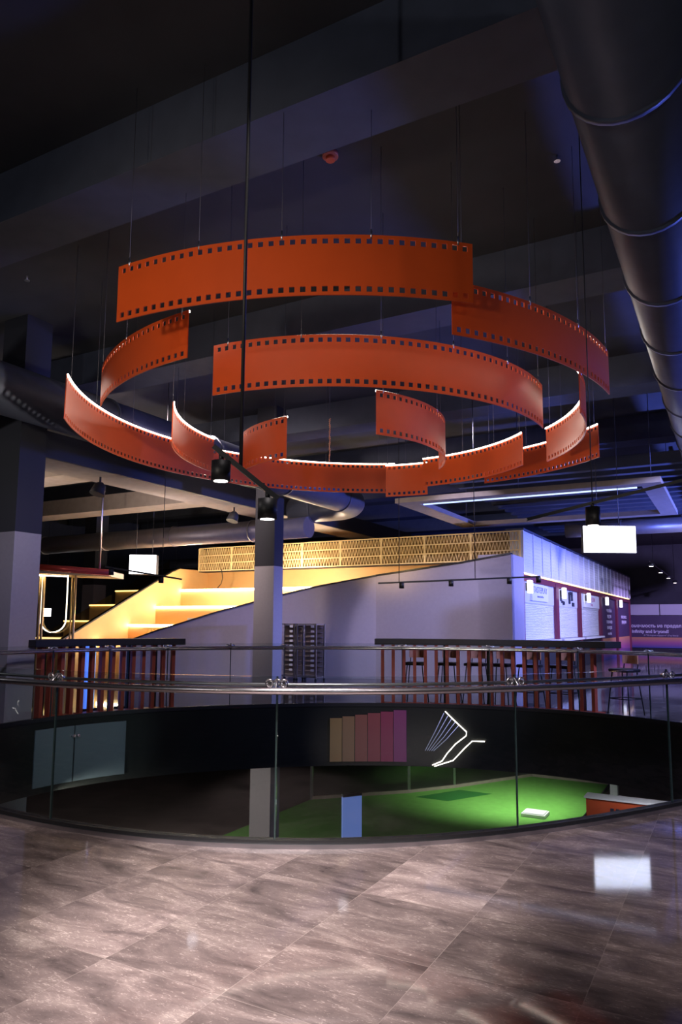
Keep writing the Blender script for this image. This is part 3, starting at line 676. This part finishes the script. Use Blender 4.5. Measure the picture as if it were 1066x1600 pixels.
# ------------------------------------------------------------------ slatted bars on the far edge
def slat_bar(a0, a1, pitch, label, group):
    t = thing('slatted_bar', label, 'bar counter', edge((a0 + a1) / 2, .3, 0), group)
    # walk the arc at even spacing
    pts = []; a = a0; s = 1 if a1 > a0 else -1; last = None
    while (a - a1) * s < 0:
        p = edge(a, .22, 0)
        if last is None or (p - last).length >= pitch: pts.append((a, p)); last = p
        a += .05 * s
    for a, p in pts:
        tg = (edge(a + .5) - edge(a - .5)).normalized(); nr = Vector((tg.y, -tg.x, 0)); nr = nr if (p - cen).dot(nr) > 0 else -nr
        m = MB(); A = [p - tg * .03, p + tg * .03, p + tg * .03 + nr * .13, p - tg * .03 + nr * .13]
        m.hexa([x + Vector((0, 0, .03)) for x in A] + [x + Vector((0, 0, 1.16)) for x in A]); m.build('slat', M['red'], t)
    lo, hi = min(a0, a1), max(a0, a1)
    m = MB(); band(m, .19, .36, .0, .045, lo, hi, 40); m.build('bottom_rail', M['red'], t)
    pa, pb = edge(a0, .2), edge(a1, .2)
    m = MB(); band(m, .17, .62, 1.155, 1.27, lo - 1.6, hi + 2.0, 40); m.build('countertop', M['black'], t, label='black countertop')
    for k in range(5):
        a = lo + (hi - lo) * (k + .5) / 5; m = MB(); m.bar(edge(a, .52, 0), edge(a, .52, 1.16), .05); m.build('leg', M['black'], t)
    return t
slat_bar(-111.8, -138, .178, 'red slatted bar with black top on the left far edge of the atrium', 'slatted bars on the far edge')
slat_bar(171.5, 124.6, .205, 'long red slatted bar with black top on the right far edge of the atrium', 'slatted bars on the far edge')

# bar stools
def stool(label):
    t = thing('bar_stool', label, 'bar stool', (0, 0, 0), 'bar stools at the right slatted bar')
    m = MB(); m.box(-.2, .2, -.19, .19, .74, .80); m.build('seat', M['seat'], t, bevel=.02)
    pts = []
    m = MB(); k = 8
    for i in range(k):
        a0 = -.7 + 1.4 * i / k; a1 = -.7 + 1.4 * (i + 1) / k
        f = lambda a, r: Vector((r * sin(a), -.02 + r * cos(a), 0))
        A = [f(a0, .235), f(a1, .235), f(a1, .255), f(a0, .255)]; m.hexa([x + Vector((0, 0, .88)) for x in A] + [x + Vector((0, 0, 1.08)) for x in A])
    m.build('backrest', M['wood'], t, label='curved orange wood backrest')
    for sx in (-1, 1):
        m = MB(); m.tube([(sx * .14, .17, .78), (sx * .14, .215, .95)], .01, 8); m.build('back_post', M['black'], t)
        for sy in (-1, 1):
            m = MB(); m.tube([(sx * .15, sy * .14, .745), (sx * .22, sy * .21, 0)], .011, 8); m.build('leg', M['black'], t)
    m = MB(); z = .28; q = .194
    m.tube([(-q, -q, z), (q, -q, z), (q, q, z), (-q, q, z)], .009, 8, closed=True); m.build('footrest', M['black'], t)
    return t
pos = [(164.5, .75), (157.5, .8), (151.6, .8), (146.5, .8), (140.8, .78), (134.8, .85), (122.6, .62)]
names = ['leftmost bar stool behind the right slatted bar', 'second bar stool from the left behind the right slatted bar', 'third bar stool from the left behind the right slatted bar', 'middle bar stool of the seven behind the right slatted bar', 'third bar stool from the right behind the slatted bar', 'second bar stool from the right behind the slatted bar', 'bar stool standing just beyond the right end of the black countertop']
proto = stool(names[0])
for i, ((a, off), lb) in enumerate(zip(pos, names)):
    o = proto if i == 0 else copy_tree(proto)
    p = edge(a, off, 0); o.location = p; d = p - cen; o.rotation_euler = (0, 0, math.atan2(d.y, d.x) - pi / 2); o['label'] = 'orange-backed black ' + lb

# blue reflections built as upright glowing panels behind the left bar
for i, (a, off, w, mm, lb) in enumerate(((-124.4, .75, .20, 'bluelit', 'wide glowing blue upright panel standing in for a reflection behind the left slatted bar'), (-130.3, .75, .08, 'bluelit', 'narrow glowing blue upright panel standing in for a reflection behind the left slatted bar'))):
    p = edge(a, off, 0); t = thing('blue_reflection', lb, 'reflection panel', p)
    m = MB(); m.bar(p + Vector((0, 0, .05)), p + Vector((0, 0, 1.24)), w, .05); m.build('panel_body', M[mm], t)
    q = p + E2 * (w / 2 + .012); m = MB(); m.bar(q + Vector((0, 0, .05)), q + Vector((0, 0, 1.24)), .018); m.build('bright_edge', M['cyanlit'], t)
    m = MB(); m.bar(p, p + Vector((0, 0, .05)), w + .1, .15); m.build('foot', M['black'], t)

# tray racks in front of the grey wall
M['traym'] = mat('tray_brown', (.20, .165, .165), .5)
for i, u0 in enumerate((-11.2, -10.52)):
    v0 = 16.75; t = thing('tray_rack', ('left of the two tall grey tray trolleys by the stair wall', 'right of the two tall grey tray trolleys by the stair wall')[i], 'tray trolley', W(u0 + .3, v0 + .3, 0), 'tray trolleys by the stair wall')
    w, dd = .6, .45
    for u in (u0, u0 + w):
        for v in (v0, v0 + dd):
            m = MB(); m.ubox(u - .02, u + .02, v - .02, v + .02, .08, 1.55); m.build('post', M['steel'], t)
            m = MB(); c = W(u, v, .04); m.tube([c - E2 * .015, c + E2 * .015], .04, 12); m.build('caster', M['black'], t)
    for z in (.12, 1.53): 
        m = MB(); m.ubox(u0, u0 + w, v0, v0 + dd, z - .015, z + .015); m.build('end_plate', M['steel'], t)
    m = MB(); m.ubox(u0 + .02, u0 + w - .02, v0 + dd - .02, v0 + dd, .14, 1.5); m.build('back_panel', mat('rack_panel', (.26, .21, .21), .6), t)
    for k in range(10):
        z = .26 + k * .13; m = MB(); m.ubox(u0 + .03, u0 + w - .03, v0 + .28, v0 + dd - .03, z, z + .010); m.build('tray', M['traym'], t)
        m = MB(); m.ubox(u0 + w - .16, u0 + w - .07, v0 - .005, v0 + .02, z + .012, z + .07); m.build('tray_label', M['white'], t)

# gold frame booth at left
t = thing('canopy_booth', 'golden framed booth with red edged canopy and glowing white neon hoops beside the left column', 'booth', W(-15.6, 13.1, 0))
pa, pb = W(-16.9, 12.4), W(-14.5, 13.75)
dr = (pb - pa).normalized(); dn = Vector((-dr.y, dr.x, 0))
m = MB(); m.tube([pa + Vector((0, 0, 3.06)), pb + Vector((0, 0, 2.86))], .085, 16); m.build('canopy_edge', M['canopy'], t)
m = MB(); A = [pa + dn * .05, pb + dn * .05, pb + dn * 1.2, pa + dn * 1.6]
m.hexa([x + Vector((0, 0, 2.86 if i in (0, 3) else 2.76)) for i, x in enumerate(A)] + [x + Vector((0, 0, 3.05 if i in (0, 3) else 2.9)) for i, x in enumerate(A)]); m.build('canopy_roof', M['lattice'], t)
m = MB(); m.bar(pa + dn * .12 + Vector((0, 0, 2.82)), pa + dn * .12 + dr * 1.6 + Vector((0, 0, 2.76)), .03); m.build('lamp_strip', M['led'], t)
for s, r in ((1.02, .035), (1.12, .03), (2.12, .035), (2.02, .02)):
    c = pa + dr * s * .84 + dn * .15; MB().tube([c, c + Vector((0, 0, 2.9))], r, 12).build('post', M['gold'], t)
for s0, s1, zz, mm in ((.88, 1.56, 1.28, 'neon'), (.95, 1.68, 1.26, 'gold')):
    a_, b_ = pa + dr * s0 + dn * .2, pa + dr * s1 + dn * .2; c = (a_ + b_) / 2; rr = (b_ - a_).length / 2
    pts = [a_ + Vector((0, 0, 2.8))] + [c - dr * rr * cos(R(x)) + Vector((0, 0, zz + rr - rr * sin(R(x)))) for x in range(0, 181, 15)] + [b_ + Vector((0, 0, 2.8))]
    MB().tube(pts, .018, 8).build('neon_hoop', M[mm], t)
MB().tube([pb + Vector((0, 0, 2.9)) - dr * .3, pb + Vector((0, 0, CZ)) - dr * .3], .025, 8).build('hanger_rod', M['steel'], t)
m = MB(); m.ubox(-15.95, -15.55, 13.2, 13.5, 0, 1.1); m.build('base_unit', M['gold'], t)
# distant shelf lights at left
for i, (u, v, z, w) in enumerate(((-24.5, 24, 2.9, .8), (-23.4, 24, 2.5, .5), (-24.3, 22, 2.3, .7), (-22.6, 25, 3.3, .6), (-24.9, 21, 3.6, .6), (-20.6, 25.5, 2.8, .9))):
    t = thing('linear_ceiling_lamp', ('far warm linear lamp in the dark hall at left, ' + ('highest over the distant screen', 'second from the booth posts', 'lowest of the row', 'near the far column top', 'beside the red canopy', 'just above the outer stair glass')[i]), 'linear lamp', W(u, v, z), 'distant linear lamps at the left')
    m = MB(); m.ubox(u, u + w, v, v + .08, z, z + .03); m.build('diffuser', M['lens'], t)
    m = MB(); m.ubox(u, u + w, v, v + .08, z + .03, z + .09); m.build('housing', M['black'], t)
    MB().tube([W(u + w / 2, v + .04, z + .09), W(u + w / 2, v + .04, CZ)], .008, 6).build('suspension_wire', M['wire'], t)

# ------------------------------------------------------------------ lower level
LZ = -4.55
G = [(-13.2, 17.0), (-13.2, 22.0), (-10.65, 24.6), (-9.5, 26.2), (-7.5, 29.7), (-4.5, 29.7), (-4.5, 17.0)]
m = MB(); m.prism([W(u, v, LZ) for u, v in G], (0, 0, .06)); m.build('green_carpet', M['carpet']); cg = C.objects['green_carpet']
tag(cg, 'bright green carpeted platform on the storey below', 'carpet')
# darker carpet tiles
m = MB(); m.prism([W(u, v, LZ + .06) for u, v in ((-10.2, 24.2), (-9.2, 26.0), (-8.0, 26.0), (-9.0, 24.2))], (0, 0, .004))
tag(m.build('carpet_square', mat('dark_green_carpet', (.02, .17, .025), .95)), 'darker green carpet square near the back of the green platform', 'carpet')
# glass parapet round the carpet
t = thing('lower_glass_screen', 'low glass screen with white base along the back of the green platform', 'glass screen', W(-10.6, 24.7, LZ))
for (a, b) in (((-13.2, 22.1), (-10.65, 24.7)), ((-10.65, 24.7), (-9.5, 26.3)), ((-9.5, 26.3), (-7.5, 29.8)), ((-7.5, 29.8), (-4.5, 29.8))):
    A, B = W(*a, LZ), W(*b, LZ)
    MB().bar(A + UP * .08, B + UP * .08, .12, .16).build('base_kerb', M['beige'], t)
    MB().bar(A + UP * .65, B + UP * .65, .02, 1.0).build('glass_pane', M['glass'], t)
    MB().bar(A, A + UP * 1.2, .08).build('post', M['steel'], t)
lamp('green_light', 'SPOT', W(-6.0, 24.0, -1.3), 900, (.95, 1, .85), W(-7, 25.0, LZ), .15, 110, .9)
lamp('lower_light', 'SPOT', W(-9.5, 8, -1.3), 420, (1, .9, .85), W(-13, 16, LZ), .15, 110, .9)
lamp('lower_light', 'POINT', W(-14.0, 14.5, -2.2), 160, (1, .9, .85), None, .15)
lamp('lower_light', 'POINT', W(-2.4, 22.5, -2.6), 90, (.95, .9, 1), None, .15)
# white tray
t = thing('white_platform_box', 'flat white box lying on the green carpet', 'box', W(-5.9, 23.9, LZ + .06))
m = MB(); m.ubox(-6.3, -5.55, 23.5, 24.2, LZ + .064, LZ + .16); m.build('box_body', M['white'], t, bevel=.01); m = MB(); m.ubox(-6.25, -5.6, 23.55, 24.15, LZ + .16, LZ + .18); m.build('lid', M['white'], t)
# red-orange kiosk at right of the carpet, white post
t = thing('red_counter', 'red-orange counter beside the right edge of the green platform', 'counter', W(-3.6, 24.5, LZ))
m = MB(); m.ubox(-4.3, -1.2, 23.6, 24.1, LZ, LZ + .85); m.build('counter_body', M['redb'], t); m = MB(); m.ubox(-4.35, -1.15, 23.55, 24.15, LZ + .85, LZ + .9); m.build('counter_top', M['white'], t)
m = MB(); 
for k in range(5): m.ubox(-3.6 + k * .16, -3.5 + k * .16, 23.585, 23.6, LZ + .45, LZ + .62)
m.build('dark_lettering', M['textd'], t)
t = thing('white_post', 'square white post standing at the back right of the green platform', 'post', W(-4.1, 28.0, LZ))
m = MB(); m.ubox(-4.2, -3.95, 27.6, 27.85, LZ + .1, LZ + 3.4); m.build('shaft', M['white'], t); m = MB(); m.ubox(-4.28, -3.87, 27.52, 27.93, LZ, LZ + .1); m.build('foot', M['white'], t)
t = thing('side_rail', 'dark railing along the right edge of the green platform', 'railing', W(-4.45, 23, LZ))
for v in (19.5, 22, 24.5, 27, 29.4): MB().bar(W(-4.42, v, LZ), W(-4.42, v, LZ + .22), .05).build('post', M['black'], t)
MB().bar(W(-4.42, 19.5, LZ + .22), W(-4.42, 29.4, LZ + .22), .05).build('top_rail', M['black'], t)
# tall pale blue panel with an even glow
p = W(-9.3, 14.6, 0)
t = thing('pale_blue_panel', 'tall pale blue glowing panel on the storey below', 'information panel', (.26, 15.95, LZ))
a_, b_ = Vector((.06, 15.85, 0)), Vector((.47, 16.05, 0))
m = MB(); m.bar(Vector((a_.x, a_.y, LZ + 1.22)), Vector((b_.x, b_.y, LZ + 1.22)), .06, 2.44)
m.build('panel_face', mat('pale_blue_lit', (.2, .3, .6), emis=(.14, .22, .62), es=.55), t); 
m = MB(); m.bar(Vector((a_.x, a_.y, LZ + 2.46)), Vector((b_.x, b_.y, LZ + 2.46)), .08, .06).bar(Vector((a_.x, a_.y, LZ + .9)), Vector((b_.x, b_.y, LZ + .9)), .09, .03); m.build('frame', M['black'], t)

# glass reflections built as pieces on the far fascia: colour panels, bright zigzag
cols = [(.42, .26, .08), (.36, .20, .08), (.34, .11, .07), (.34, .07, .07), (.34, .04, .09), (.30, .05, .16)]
t = thing('reflection_panels', 'row of ochre to magenta panels standing in for reflections on the far inner face of the atrium', 'reflection panels', edge(178, -.02, -1.05))
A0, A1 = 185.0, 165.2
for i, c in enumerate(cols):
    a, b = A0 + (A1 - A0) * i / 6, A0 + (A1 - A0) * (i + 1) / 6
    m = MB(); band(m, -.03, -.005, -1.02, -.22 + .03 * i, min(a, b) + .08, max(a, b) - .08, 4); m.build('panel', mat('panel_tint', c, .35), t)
lamp('panel_light', 'SPOT', (0.2, 9.2, -1.6), 60, (1, .85, .85), (.9, 13.9, -.6), .1, 40, .9)
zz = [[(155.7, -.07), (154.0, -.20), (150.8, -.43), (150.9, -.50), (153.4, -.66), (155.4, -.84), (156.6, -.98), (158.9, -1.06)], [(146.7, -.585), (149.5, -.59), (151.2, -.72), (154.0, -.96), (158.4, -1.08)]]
t = thing('reflection_zigzag', 'crooked glowing white lines standing in for reflections on the dark inner face of the atrium', 'neon line', edge(153, -.05, -1))
for L in zz: MB().tube([edge(a, -.05, z) for a, z in L], .0075, 6).build('reflection_line', M['led'], t)
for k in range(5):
    MB().tube([edge(156.0 - k * .9, -.05, -.1 - .05 * k), edge(158.2 - k * .7, -.05, -.45 - .03 * k), edge(160.6 - k * .5, -.05, -.8)], .006, 6).build('faint_line', mat('faint_reflection', (.5, .5, .7), emis=(.35, .38, .6), es=.5), t)
# teal reflection of doors built as panels with knobs, left inner face
t = thing('reflected_doors', 'pair of grey-green panels with small knobs standing in for reflected doors on the left inner face of the atrium', 'access doors', edge(-110, -.02, -1))
for a, b in ((-108.8, -116.3), (-116.6, -126.5)):
    m = MB(); band(m, -.02, -.004, -1.0, -.12, b, a, 8); d = m.build('reflected_door', mat('teal_reflection', (.12, .16, .17), .3), t)
    q = edge(-116.0 if a > -110 else -116.9, -.02, -.28); MB().tube([q, q + (cen - q).normalized() * .05], .025, 12).build('knob', M['chrome'], d)
lamp('door_reflection_spot', 'SPOT', (-1.5, 9.5, -.9), 60, (.75, .95, 1), (-4.3, 12.2, -.5), .1, 45, .9)
